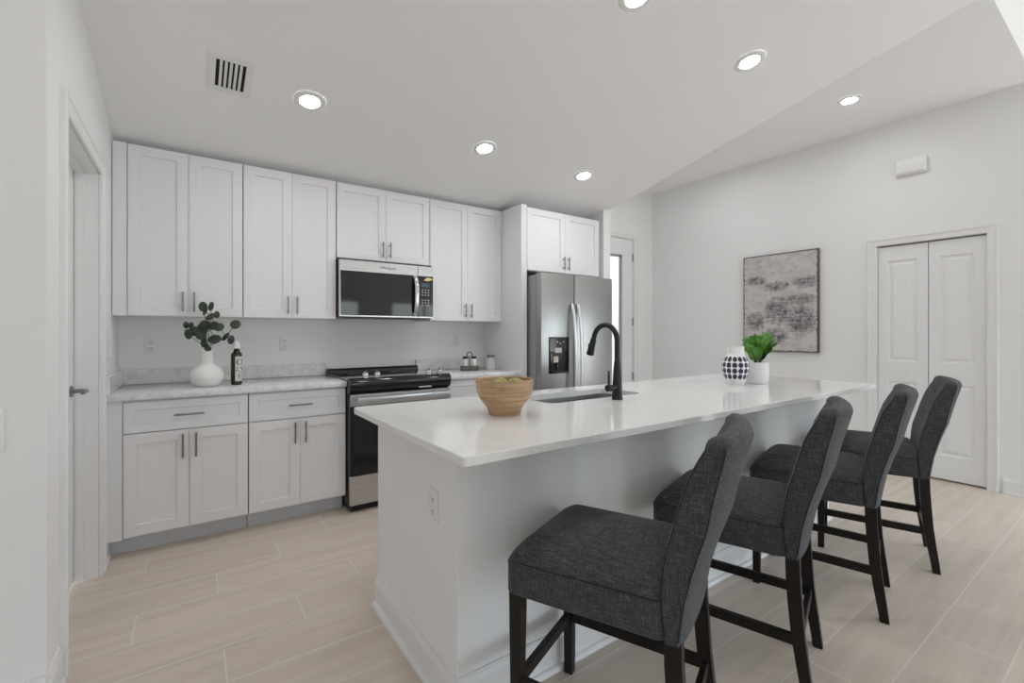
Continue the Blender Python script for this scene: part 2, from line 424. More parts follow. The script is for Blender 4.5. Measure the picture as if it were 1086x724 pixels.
m.box(7.0, 7.1, -5.1, -4.0, 0, 4.2); m.box(7.0, 7.1, -2.0, .72, 0, 4.2); m.box(7.0, 7.1, -4.0, -2.0, 2.4, 4.2); m.box(7.0, 7.1, -4.0, -2.0, 0, .1)
m.box(5.31, 7.1, .61, .73, 0, 4.2)
struct(m.build('wall_east', M['wall'], smooth=0))
def winframe(name, x0, x1, n):
    m = MB(); z0, z1 = .1, 2.12
    m.box(x0, x1, -5.09, -5.02, z0, z0+.07); m.box(x0, x1, -5.09, -5.02, z1-.07, z1)
    for k in range(n+1):
        x = x0+.03+(x1-x0-.06)*k/n; m.box(x-.035, x+.035, -5.09, -5.02, z0, z1)
    struct(m.build(name, M['trim'], smooth=0))
winframe('window_1', 2.6, 3.6, 1); winframe('window_2', 4.4, 6.4, 2)

# baseboards -------------------------------------------------------
def bb(name, pts_runs):
    """runs: (axis, a0, a1, face coordinate, outward sign)"""
    m = MB()
    prof = [(0, 0), (.020, 0), (.020, .012), (.014, .020), (.014, .100), (.010, .112), (.006, .120), (.006, .130), (0, .130)]
    for ax, a0, a1, f, sg in pts_runs:
        if ax == 'x': m.prism([(f+sg*d, z) for d, z in prof], 'x', a0, a1)
        else: m.prism([(f+sg*d, z) for d, z in prof], 'y', a0, a1)
    return struct(m.build(name, M['trim'], smooth=0))
bb('baseboard_left', [('y', 2.105, LY0-.075, XL, 1), ('y', LY1+.075, 3.38, XL, 1)])
bb('baseboard_passage', [('x', -2.9, XL, 2.105, -1)])
bb('baseboard_right', [('y', .61, CY0-.075, XR, -1), ('y', CY1+.075, YN, XR, -1)])
bb('baseboard_nook', [('x', DX1+.07, XR, YN, -1)])
bb('baseboard_partition', [('x', 3.425, 3.525, 3.27, -1)])

# casings -----------------------------------------------------------
def casing(name, side, f, a0, a1, top, wd=.072):
    pr = [(0, 0), (0, .011), (.004, .014), (wd-.024, .016), (wd-.018, .021), (wd-.004, .022), (wd, .018), (wd, 0)]
    def P(u, z, d): return Vector({'L': (f+d, u, z), 'R': (f-d, u, z), 'B': (u, f-d, z)}[side])
    rows = [[P(a0-o, 0, d), P(a0-o, top+o, d), P(a1+o, top+o, d), P(a1+o, 0, d)] for o, d in pr]
    return struct(MB().grid(rows).build(name, M['trim'], smooth=0))
casing('trim_1', 'L', XL, LY0+.012, LY1-.012, LZ-.012)
casing('trim_2', 'R', XR, CY0+.012, CY1-.012, CZ-.012, .066)
casing('trim_3', 'B', YN, DX0+.012, DX1-.012, DZ-.012, .06)
m = MB()  # jambs of the left door
m.box(XL-.12, XL-.001, LY0-.001, LY0+.018, 0, LZ); m.box(XL-.12, XL-.001, LY1-.018, LY1+.001, 0, LZ); m.box(XL-.12, XL-.001, LY0, LY1, LZ-.018, LZ+.001)
m.box(XL-.087, XL-.055, LY1-.028, LY1-.018, 0, LZ-.018); m.box(XL-.087, XL-.055, LY0+.018, LY1-.018, LZ-.028, LZ-.018)
struct(m.build('trim_4', M['trim'], smooth=0))
m = MB()
m.box(XR+.001, XR+.11, CY0-.001, CY0+.018, 0, CZ); m.box(XR+.001, XR+.11, CY1-.018, CY1+.001, 0, CZ); m.box(XR+.001, XR+.11, CY0, CY1, CZ-.014, CZ+.001)
struct(m.build('trim_5', M['trim'], smooth=0))
m = MB()
m.box(DX0-.001, DX0+.018, YN+.001, YN+.11, 0, DZ); m.box(DX1-.018, DX1+.001, YN+.001, YN+.11, 0, DZ); m.box(DX0, DX1, YN+.001, YN+.11, DZ-.018, DZ+.001)
struct(m.build('trim_6', M['trim'], smooth=0))

RAISED = [(.005, .009), (.014, .012), (.020, .012), (.042, .002)]
# left door (lever handle), faces +X, recessed in its jamb
d1 = sempty('door_1', (XL-.094, LY0, 0))
dw = LY1-LY0-.042; dm = T((XL-.094, LY0+.021, .012))@RZ(90)
m = MB(); hx0, hx1 = .11, dw-.11
m.panel(dw, LZ-.036, .035, [(hx0, hx1, .24, .95), (hx0, hx1, 1.12, LZ-.036-.13)], RAISED, dm)
m.build('leaf', M['door'], d1, smooth=0)
m = MB()
hy = LY1-.021-.065; hz = .965
RX = Matrix.Rotation(PI/2, 4, 'Y')
m.lathe([(.028, 0), (.028, .006), (.022, .009)], mat=T((XL-.094, hy, hz))@RX, seg=24)
m.tube([(XL-.088, hy, hz), (XL-.045, hy, hz), (XL-.036, hy-.006, hz), (XL-.034, hy-.02, hz), (XL-.034, hy-.11, hz)], [.010, .010, .0095, .009, .008], 12)
m.build('lever_handle', M['nickel'], d1)

# closet: two bifold leaves facing -X
d3 = sempty('door_3', (XR+.03, (CY0+CY1)/2, 0))
lw = (CY1-CY0-.036-.012)/2
for k in range(2):
    y_left = CY1-.018-.003-k*(lw+.006)
    dm = T((XR+.022, y_left, .014))@RZ(-90)
    m = MB(); H = CZ-.014-.014-.012
    m.panel(lw, H, .034, [(.07, lw-.07, .20, .80), (.07, lw-.07, 1.02-.04, H-.13)], RAISED, dm)
    lf = m.build('door_leaf', M['door'], d3, smooth=0)
    if k == 0:
        ky = y_left-lw/2-.03
        m = MB(); m.lathe([(.007, 0), (.007, .014), (.013, .020), (.017, .028), (.015, .036), (.006, .040)], mat=T((XR+.022, ky, .915))@Matrix.Rotation(-PI/2, 4, 'Y'), seg=20)
        m.build('knob', M['knobwhite'], lf)

# back door with a narrow glass lite
d2 = sempty('door_2', ((DX0+DX1)/2, YN+.03, 0))
m = MB(); x0, x1 = DX0+.021, DX1-.021; y0, y1 = YN+.012, YN+.056
gx0, gx1, gz0, gz1 = 4.06, 4.60, .28, 2.27
m.box(x0, gx0, y0, y1, .01, DZ-.021); m.box(gx1, x1, y0, y1, .01, DZ-.021); m.box(gx0, gx1, y0, y1, .01, gz0); m.box(gx0, gx1, y0, y1, gz1, DZ-.021)
m.build('leaf', M['door'], d2, smooth=0)
m = MB(); f = .03
m.box(gx0, gx0+f, y0+.012, y1-.006, gz0, gz1); m.box(gx1-f, gx1, y0+.012, y1-.006, gz0, gz1); m.box(gx0, gx1, y0+.012, y1-.006, gz0, gz0+f); m.box(gx0, gx1, y0+.012, y1-.006, gz1-f, gz1)
m.build('lite_frame', M['grey_plastic'], d2, smooth=0)
pane = box(gx0+.02, gx1-.02, y0+.02, y0+.026, gz0+.02, gz1-.02).build('pane', plain('door_glass', (.27, .26, .25), .35, trans=1.0), d2, smooth=0)
for hz in (.68, 1.40, 2.25):
    m = MB(); m.box(x1-.012, x1+.022, y0-.008, y0+.002, hz-.05, hz+.05, .002); m.tube([(x1+.004, y0-.010, hz-.052), (x1+.004, y0-.010, hz+.052)], .007, 10)
    m.build('hinge', M['steel_side'], d2)

# ------------------------------------------------------------------ cabinets
SHAKER = [(.0025, .009)]
def shaker_door(parent, x0, x1, z0, z1, y, handle, name='door', rail=.058):
    wd, h = x1-x0, z1-z0
    m = MB(); r = rail if name == 'door' else .045
    m.panel(wd, h, .020, [(r, wd-r, r, h-r)], SHAKER, T((x0, y, z0)))
    d = m.build(name, M['cabinet'], parent, smooth=0)
    m = MB(); yo = y-.030
    if handle[0] == 'v':
        _, hx, ha, hb = handle
        m.tube([(hx, yo, ha), (hx, yo, hb)], .0058, 10)
        for zz in (ha+.022, hb-.022): m.tube([(hx, y, zz), (hx, yo, zz)], .0045, 8)
    else:
        _, hz, ha, hb = handle
        m.tube([(ha, yo, hz), (hb, yo, hz)], .0058, 10)
        for xx in (ha+.022, hb-.022): m.tube([(xx, y, hz), (xx, yo, hz)], .0045, 8)
    m.build('handle', M['nickel'], d)
    return d
def upper(label, x0, x1, z0, z1, yf, filler=0, depth=None, group='white upper cabinets'):
    t = thing('upper_cabinet', label, 'cabinet', ((x0+x1)/2, yf, z0), group)
    yb = YB-.002
    zb = min(z1, cz(yb)-.012)
    pts = [(yf+.021, z0), (yb, z0), (yb, zb)]+([(YB-(zb-2.37)/SL, z1)] if False else [])
    yk = YB-(z1+.012-2.37)/SL
    pts += ([(yk, z1)] if zb < z1 else [])+[(yf+.021, z1)]
    MB().prism(pts, 'x', x0+.0015-filler, x1-.0015).build('body', M['cabinet'], t, smooth=0)
    if filler: box(x0-filler, x0-.002, yf+.004, yf+.0205, z0, z1).build('filler_strip', M['cabinet'], t, smooth=0)
    mid = (x0+x1)/2; g = .0022
    shaker_door(t, x0+g, mid-g/2, z0+.004, z1-.004, yf, ('v', mid-.030, z0+.03, z0+.155))
    shaker_door(t, mid+g/2, x1-g, z0+.004, z1-.004, yf, ('v', mid+.030, z0+.03, z0+.155))
    return t
YU, ZU0, ZU1 = 3.58, 1.355, 2.395
upper('tall white upper cabinet above the eucalyptus vase, at the left wall', -.318, .284, ZU0, ZU1, YU, filler=.068)
upper('tall white upper cabinet between vase cabinet and the microwave', .286, .890, ZU0, ZU1, YU)
upper('short white upper cabinet directly above the microwave', .894, 1.654, 1.818, ZU1, YU)
upper('tall white upper cabinet right of the microwave, beside the tall end panel', 1.657, 2.386, ZU0, ZU1, YU)
upper('deep white cabinet over the stainless refrigerator', 2.46, 3.372, 1.815, 2.385, 3.28)
m = MB(); m.prism([(3.285, 0), (YB-.002, 0), (YB-.002, 2.358), (3.73, 2.394), (3.285, 2.394)], 'x', 2.390, 2.409); m.box(2.390, 2.452, 3.270, 3.2845, 0, 2.394, .001, 1)
tag(m.build('end_panel', M['cabinet'], smooth=0), 'tall white end panel standing left of the refrigerator', 'cabinet panel')

YF = 3.30
def base(label, x0, x1, filler=0):
    t = thing('base_cabinet', label, 'cabinet', ((x0+x1)/2, YF, 0), 'white base cabinets')
    box(x0-filler+.001, x1-.001, YF+.021, YB-.002, .105, .876, .001, 1).build('body', M['cabinet'], t, smooth=0)
    box(x0-filler+.001, x1-.001, YF+.095, YF+.111, 0, .105).build('toe_kick', M['toe'], t, smooth=0)
    if filler: box(x0-filler, x0-.002, YF+.004, YF+.0205, .105, .876).build('filler_strip', M['cabinet'], t, smooth=0)
    mid = (x0+x1)/2; g = .0025
    shaker_door(t, x0+g, x1-g, .692, .862, YF, ('h', .777, mid-.072, mid+.072), 'drawer')
    shaker_door(t, x0+g, mid-g/2, .118, .685, YF, ('v', mid-.032, .525, .665))
    shaker_door(t, mid+g/2, x1-g, .118, .685, YF, ('v', mid+.032, .525, .665))
base('white base cabinet with one wide drawer, under the vase by the left wall', -.313, .291, filler=.075)
base('white base cabinet with one wide drawer, between vase cabinet and the range', .293, .886)
base('white base cabinet right of the range, mostly behind the island', 1.662, 2.386)

def worktop(label, x0, x1, left_return=False):
    t = thing('worktop', label, 'worktop', ((x0+x1)/2, YF, .876), 'grey veined worktops on the back wall')
    yf = 3.268
    MB().box(x0, x1, yf, YB-.001, .8765, .912, .004, 2).build('slab', M['quartz_grey'], t)
    MB().box(x0, x1, YB-.024, YB-.001, .9122, 1.008, .002, 1).build('backsplash', M['quartz_grey'], t)
    if left_return: MB().box(x0, x0+.022, 3.30, YB-.025, .9122, 1.008, .002, 1).build('side_splash', M['quartz_grey'], t)
worktop('grey veined quartz worktop left of the range, under vase and bottle', XL+.002, .886, True)
worktop('short grey veined quartz worktop right of the range, under the glass jar', 1.662, 2.388)

# ------------------------------------------------------------------ range
rx0, rx1, ry = .891, 1.657, 3.215
t = thing('range', 'stainless slide-in electric range with black glass top and oven door', 'stove', ((rx0+rx1)/2, ry, 0))
box(rx0+.002, rx1-.002, ry+.035, YB-.01, .04, .905).build('body', M['black'], t, smooth=0)
m = MB(); m.box(rx0-.004, rx1+.004, ry+.03, YB-.06, .9055, .926, .003, 1); m.build('cooktop', M['blackglass'], t)
m = MB(); m.prism([(YB-.075, .9055), (YB-.026, .9055), (YB-.026, .960), (YB-.05, .962), (YB-.07, .945)], 'x', rx0-.002, rx1+.002); m.build('rear_guard', M['black'], t)
m = MB()   # bullnose control panel
pf = [(ry+.06, .932), (ry+.03, .936), (ry+.002, .930), (ry-.014, .914), (ry-.018, .890), (ry-.010, .860), (ry+.006, .836), (ry+.03, .826), (ry+.06, .826)]
m.prism(pf, 'x', rx0-.002, rx1+.002); m.build('control_panel', M['blackglass'], t, smooth=50)
for kx in (rx0+.115, rx0+.20, rx1-.165, rx1-.075):
    KM = T((kx, ry+.030, .934))@Matrix.Rotation(math.radians(12), 4, 'X')
    m = MB(); m.lathe([(.024, 0), (.024, .006), (.020, .010), (.019, .032), (.016, .036)], mat=KM, seg=24)
    kb = m.build('knob', M['chrome'], t)
    m = MB(); m.box(-.004, .004, -.018, .018, .036, .044, .001, 1, mat=KM); m.build('grip', M['chrome'], kb)
fr = MB().box(rx0, rx1, ry, ry+.034, .265, .822, .003, 1).build('oven_door', M['black'], t)
box(rx0+.022, rx1-.022, ry-.003, ry+.001, .275, .735).build('glass_pane', M['blackglass'], fr, smooth=0)
MB().box(rx0+.001, rx1-.001, ry-.004, ry-.0002, .742, .822, .001, 1).build('top_trim', M['steel_h'], fr)
m = MB(); m.box(rx0+.045, rx1-.02, ry-.052, ry-.030, .752, .806, .005, 2)
for hx in (rx0+.062, rx1-.045): m.box(hx-.012, hx+.012, ry-.035, ry-.003, .765, .795, .003, 1)
m.build('handle', M['steel_h'], fr)
MB().box(rx0+.002, rx1-.002, ry, ry+.034, .055, .255, .003, 1).build('storage_drawer', M['steel_h'], t)
MB().box(rx0+.02, rx1-.02, ry+.05, YB-.05, .0, .04).build('base', M['black'], t, smooth=0)
MB().box(rx0+.50, rx0+.60, ry-.0165, ry-.0135, .842, .852).build('sticker', M['silver_ink'], t, smooth=0)
MM = T((0, 0, 0))
for cx, cy, r in ((rx0+.19, ry+.19, .10), (rx0+.56, ry+.20, .085), (rx0+.19, ry+.45, .075), (rx0+.56, ry+.45, .095)):
    m = MB(); m.lathe([(r-.003, .9262), (r-.003, .9266), (r, .9266), (r, .9262)], (cx, cy, 0), 40, cap=False); m.build('burner_ring', M['grey_plastic'], t)

# ------------------------------------------------------------------ microwave
my = 3.508; mx0, mx1, mz0, mz1 = .896, 1.652, 1.372, 1.800
t = thing('microwave', 'stainless over-the-range microwave with black glass door', 'microwave', ((mx0+mx1)/2, my, mz0))
MB().box(mx0, mx1, my+.03, YB-.004, mz0-.004, mz1+.012, .003, 1).build('body', M['black'], t)
split = mx1-.135
dr = MB().box(mx0, split-.001, my, my+.029, mz0, mz1, .003, 1).build('door', M['steel_h'], t)
MB().box(mx0+.008, split-.002, my-.0025, my+.001, mz0+.012, mz1-.082, .001, 1).build('glass_panel', M['blackglass'], dr)
m = MB()
path = [(split-.028, my-.004, mz0+.018), (split-.026, my-.026, mz0+.05), (split-.024, my-.040, mz0+.12), (split-.024, my-.044, mz0+.19), (split-.024, my-.040, mz0+.26), (split-.026, my-.026, mz0+.315), (split-.028, my-.004, mz0+.345)]
rows = []
for x, y, z in path:
    rows.append([Vector((x+.018*math.cos(a), y+.009*math.sin(a), z)) for a in [2*PI*j/14 for j in range(14)]])
m.grid(rows, True, True, True); m.build('handle', M['chrome'], dr)
text_mesh('brand_lettering', 'Whirlpool', .030, M['ink'], dr, T(((mx0+split)/2+.06, my-.0006, mz1-.040))@FACE_BACK)
cp = MB().box(split+.001, mx1, my, my+.029, mz0, mz1, .003, 1).build('control_panel', M['steel_h'], t)
MB().box(split+.004, mx1-.003, my-.0025, my+.001, mz0+.012, mz1-.082, .001, 1).build('glass_panel', M['blackglass'], cp)
MB().box(split+.030, mx1-.035, my-.0034, my-.0026, mz1-.172, mz1-.140).build('display', emit('dim_display', (.25, .33, .42), .35), cp, smooth=0)
m = MB()
for r in range(7):
    if r == 3: continue
    for c in range(3): box(split+.034+c*.026, split+.046+c*.026, my-.0032, my-.0026, mz1-.20-r*.021, mz1-.192-r*.021).build('key', M['silver_ink'], cp, smooth=0)
m = MB(); m.prism([(split+.05, mz1-.118), (split+.075, mz1-.092), (split+.125, mz1-.098), (split+.125, mz1-.110), (split+.08, mz1-.122)], 'y', my-.0036, my-.0027); m.build('sticker', M['yellow'], cp, smooth=0)

# ------------------------------------------------------------------ refrigerator
fx0, fx1, fy = 2.478, 3.368, 3.10
t = thing('refrigerator', 'stainless side-by-side refrigerator with ice and water dispenser', 'refrigerator', ((fx0+fx1)/2, fy, 0))
MB().box(fx0+.004, fx1-.004, fy+.082, YB-.03, .03, 1.765, .004, 1).build('body', M['steel_side'], t)
MB().box(fx0+.02, fx1-.02, fy+.10, YB-.06, 0, .03).build('base', M['black'], t, smooth=0)
fs = 2.868
def fdoor(x0, x1): return MB().box(x0, x1, fy, fy+.075, .06, 1.778, .007, 3).build('door', M['steel'], t)
A = fdoor(fx0, fs-.004); B = fdoor(fs+.004, fx1)
def fhandle(par, x):
    m = MB(); rows = []
    for k in range(15):
        z = .42+(1.51-.42)*k/14; bow = math.sin(PI*k/14)**.55
        y = fy-.012-.050*bow
        rows.append([Vector((x+.017*math.cos(a), y+.011*math.sin(a), z)) for a in [2*PI*j/12 for j in range(12)]])
    m.grid(rows, True, True, True)
    for z in (.425, 1.505): m.box(x-.011, x+.011, fy-.016, fy+.001, z-.014, z+.014, .003, 1)
    m.build('handle', M['handle_steel'], par)
fhandle(A, fs-.036); fhandle(B, fs+.036)
dp = MB().box(2.562, 2.800, fy-.004, fy+.002, .890, 1.215, .003, 2).build('dispenser', M['black'], A)
MB().box(2.574, 2.788, fy-.0052, fy-.0038, 1.085, 1.205, .001, 1).build('dispenser_panel', M['blackglass'], A)
m = MB(); m.box(2.580, 2.592, fy-.012, fy-.004, .905, 1.07); m.box(2.770, 2.782, fy-.012, fy-.004, .905, 1.07); m.box(2.580, 2.782, fy-.018, fy-.004, .898, .912); m.box(2.64, 2.66, fy-.02, fy-.004, .93, 1.05, .003, 1)
m.build('dispenser_cradle', M['blackglass'], A)
MB().box(2.632, 2.708, fy-.0075, fy-.0055, 1.075, 1.118).build('sticker', M['paper'], A, smooth=0)
m = MB(); m.box(2.60, 2.655, fy-.0225, fy-.0205, .99, 1.045, mat=None); m.build('sticker', M['paper'], A, smooth=0)
for k in range(3): box(2.655+k*.035, 2.668+k*.035, fy-.0062, fy-.0053, 1.165-.012*(k % 2), 1.175-.012*(k % 2)).build('button', M['silver_ink'], A, smooth=0)
text_mesh('brand_lettering', 'Whirlpool', .030, M['chrome'], B, T((3.275, fy-.0006, 1.640))@FACE_BACK)
m = MB(); m.tube([(3.275+.036*math.cos(a), fy-.001, 1.668+.013*math.sin(a)) for a in [math.radians(-20+q*22) for q in range(14)]], .0016, 6); m.build('brand_swirl', M['chrome'], B)

# ------------------------------------------------------------------ island
ix0, ix1, iy0, iy1 = .705, 3.50, 1.313, 2.085
t = thing('kitchen_island', 'long white kitchen island with baseboard, four stools along its side', 'kitchen island', ((ix0+ix1)/2, (iy0+iy1)/2, 0))
m = MB(); sx0, sx1, sy0, sy1 = 1.36, 2.10, 1.64, 2.00
m.box(ix0, ix1, iy0, iy0+.12, 0, .8835); m.box(ix0, ix0+.11, iy0+.12, iy1, 0, .8835); m.box(ix1-.1, ix1, iy0+.12, iy1, 0, .8835)
m.build('body', M['wall'], t, smooth=0)
m = MB()
m.box(ix0+.111, sx0-.02, iy0+.121, iy1-.022, .10, .8835); m.box(sx1+.02, ix1-.101, iy0+.121, iy1-.022, .10, .8835); m.box(sx0-.02, sx1+.02, iy0+.121, iy1-.022, .10, .60)
m.box(ix0+.111, ix1-.101, iy0+.121, iy1-.09, 0, .10)
m.build('cabinet_body', M['cabinet'], t, smooth=0)
nd = 4; wd = (ix1-.101-ix0-.111)/nd
for k in range(nd):
    a = ix0+.111+k*wd
    m = MB(); m.panel(wd-.005, .74, .020, [(.058, wd-.063, .058, .74-.058)], SHAKER, T((a+wd-.0025, iy1-.002, .115))@RZ(180)); m.build('door', M['cabinet'], t, smooth=0)
prof = [(0, 0), (.014, 0), (.014, .104), (.011, .114), (.007, .122), (.007, .134), (0, .134)]
def isl_ring(name, prof):
    m = MB(); rows = []
    for d, z in prof:
        rows.append([Vector((ix0-d, iy1, z)), Vector((ix0-d, iy0-d, z)), Vector((ix1+d, iy0-d, z)), Vector((ix1+d, iy1, z))])
    m.grid(rows); return m.build(name, M['trim'], t, smooth=0)
isl_ring('baseboard', prof)
isl_ring('shoe_moulding', [(.014, 0), (.030, 0), (.030, .008), (.027, .015), (.022, .019), (.014, .020)])
def plate_hole(mb, outer, inner, z0, z1, bev):
    bm = mb.bm
    def loop(pts, z): return [bm.verts.new((x, y, z)) for x, y in pts]
    def ring(vs): return [bm.edges.new((vs[i], vs[(i+1) % len(vs)])) for i in range(len(vs))]
    def inset(pts, d):
        cx = sum(p[0] for p in pts)/len(pts); cy = sum(p[1] for p in pts)/len(pts)
        xs = [p[0] for p in pts]; ys = [p[1] for p in pts]; hx = (max(xs)-min(xs))/2; hy = (max(ys)-min(ys))/2
        return [(cx+(p[0]-cx)*(hx-d)/hx, cy+(p[1]-cy)*(hy-d)/hy) for p in pts]
    ot, om, ob_, oc = loop(inset(outer, bev), z1), loop(outer, z1-bev), loop(outer, z0+bev), loop(inset(outer, bev), z0)
    it, ib = loop(inner, z1), loop(inner, z0)
    for a, b in ((ot, om), (om, ob_), (ob_, oc)):
        for i in range(len(a)):
            j = (i+1) % len(a); bm.faces.new((a[i], b[i], b[j], a[j]))
    for i in range(len(it)):
        j = (i+1) % len(it); bm.faces.new((it[i], it[j], ib[j], ib[i]))
    def E(vs):
        r = []
        for i in range(len(vs)):
            e = bm.edges.get((vs[i], vs[(i+1) % len(vs)])); r.append(e)
        return r
    bmesh.ops.triangle_fill(bm, use_beauty=True, use_dissolve=False, edges=E(ot)+E(it))
    bmesh.ops.triangle_fill(bm, use_beauty=True, use_dissolve=False, edges=E(oc)+E(ib))
hx0, hx1, hy0, hy1 = 1.395, 2.065, 1.675, 1.965
m = MB(); plate_hole(m, rrect(.600, 3.685, 1.087, 2.115, .018, 4), rrect(hx0, hx1, hy0, hy1, .05, 6), .884, .914, .003)
tag(m.build('island_worktop', M['quartz'], smooth=30), 'long white speckled quartz worktop on the island', 'worktop')
# sink
m = MB(); ZT = .8825
rows = [[Vector((x, y, ZT)) for x, y in rrect(hx0-.03, hx1+.03, hy0-.03, hy1+.03, .06, 6)],
        [Vector((x, y, ZT)) for x, y in rrect(hx0-.006, hx1+.006, hy0-.006, hy1+.006, .055, 6)],
        [Vector((x, y, .70)) for x, y in rrect(hx0+.004, hx1-.004, hy0+.004, hy1-.004, .05, 6)],
        [Vector((x, y, .69)) for x, y in rrect(hx0+.02, hx1-.02, hy0+.02, hy1-.02, .045, 6)]]
m.grid(rows, True, False, True)
t = thing('sink', 'stainless undermount sink set in the island worktop', 'sink', ((hx0+hx1)/2, (hy0+hy1)/2, .69))
bs = m.build('basin', M['sink'], t)
m = MB(); m.lathe([(.045, .6905), (.045, .694), (.03, .694), (.028, .691)], ((hx0+hx1)/2, (hy0+hy1)/2, 0), 24); m.build('drain', M['chrome'], t)
# faucet
bxx, byy, z0 = 1.765, 1.592, .9145
t = thing('faucet', 'tall matte black gooseneck faucet on the island behind the sink', 'faucet', (bxx, byy, z0))
m = MB(); m.lathe([(.028, z0), (.028, z0+.006), (.0255, z0+.012), (.0235, z0+.08), (.019, z0+.15), (.0150, z0+.19), (.0145, z0+.195)], (bxx, byy, 0), 28); m.build('body', M['blackmatte'], t)
R = .082; zc = z0+.390-R-.013
path = [(bxx, byy, z0+.18), (bxx, byy, zc)]
for k in range(1, 15):
    a = PI-(PI*.93)*k/14; path.append((bxx, byy+R+R*math.cos(a), zc+R*math.sin(a)))
last = Vector(path[-1]); dirv = (Vector(path[-1])-Vector(path[-2])).normalized()
path.append(tuple(last+dirv*.012))
m = MB(); m.tube(path, .0135, 14); m.build('spout', M['blackmatte'], t)
p0 = last+dirv*.010; m = MB(); m.tube([p0, p0+dirv*.004, p0+dirv*.03, p0+dirv*.085, p0+dirv*.09], [.0150, .0165, .0168, .0205, .0185], 18); sh = m.build('spray_head', M['blackmatte'], t)
m = MB(); q = p0+dirv*.045; m.box(q.x-.006, q.x+.006, q.y+.014, q.y+.024, q.z-.018, q.z+.018, .003, 2); m.build('spray_button', M['black'], sh)
m = MB(); m.tube([(bxx-.015, byy, z0+.060), (bxx-.072, byy, z0+.060)], .0165, 18); lv = m.build('valve', M['blackmatte'], t)
m = MB(); m.tube([(bxx-.058, byy, z0+.066), (bxx-.058, byy+.003, z0+.10), (bxx-.052, byy+.008, z0+.145)], [.006, .0055, .0048], 10); m.build('lever', M['blackmatte'], t)

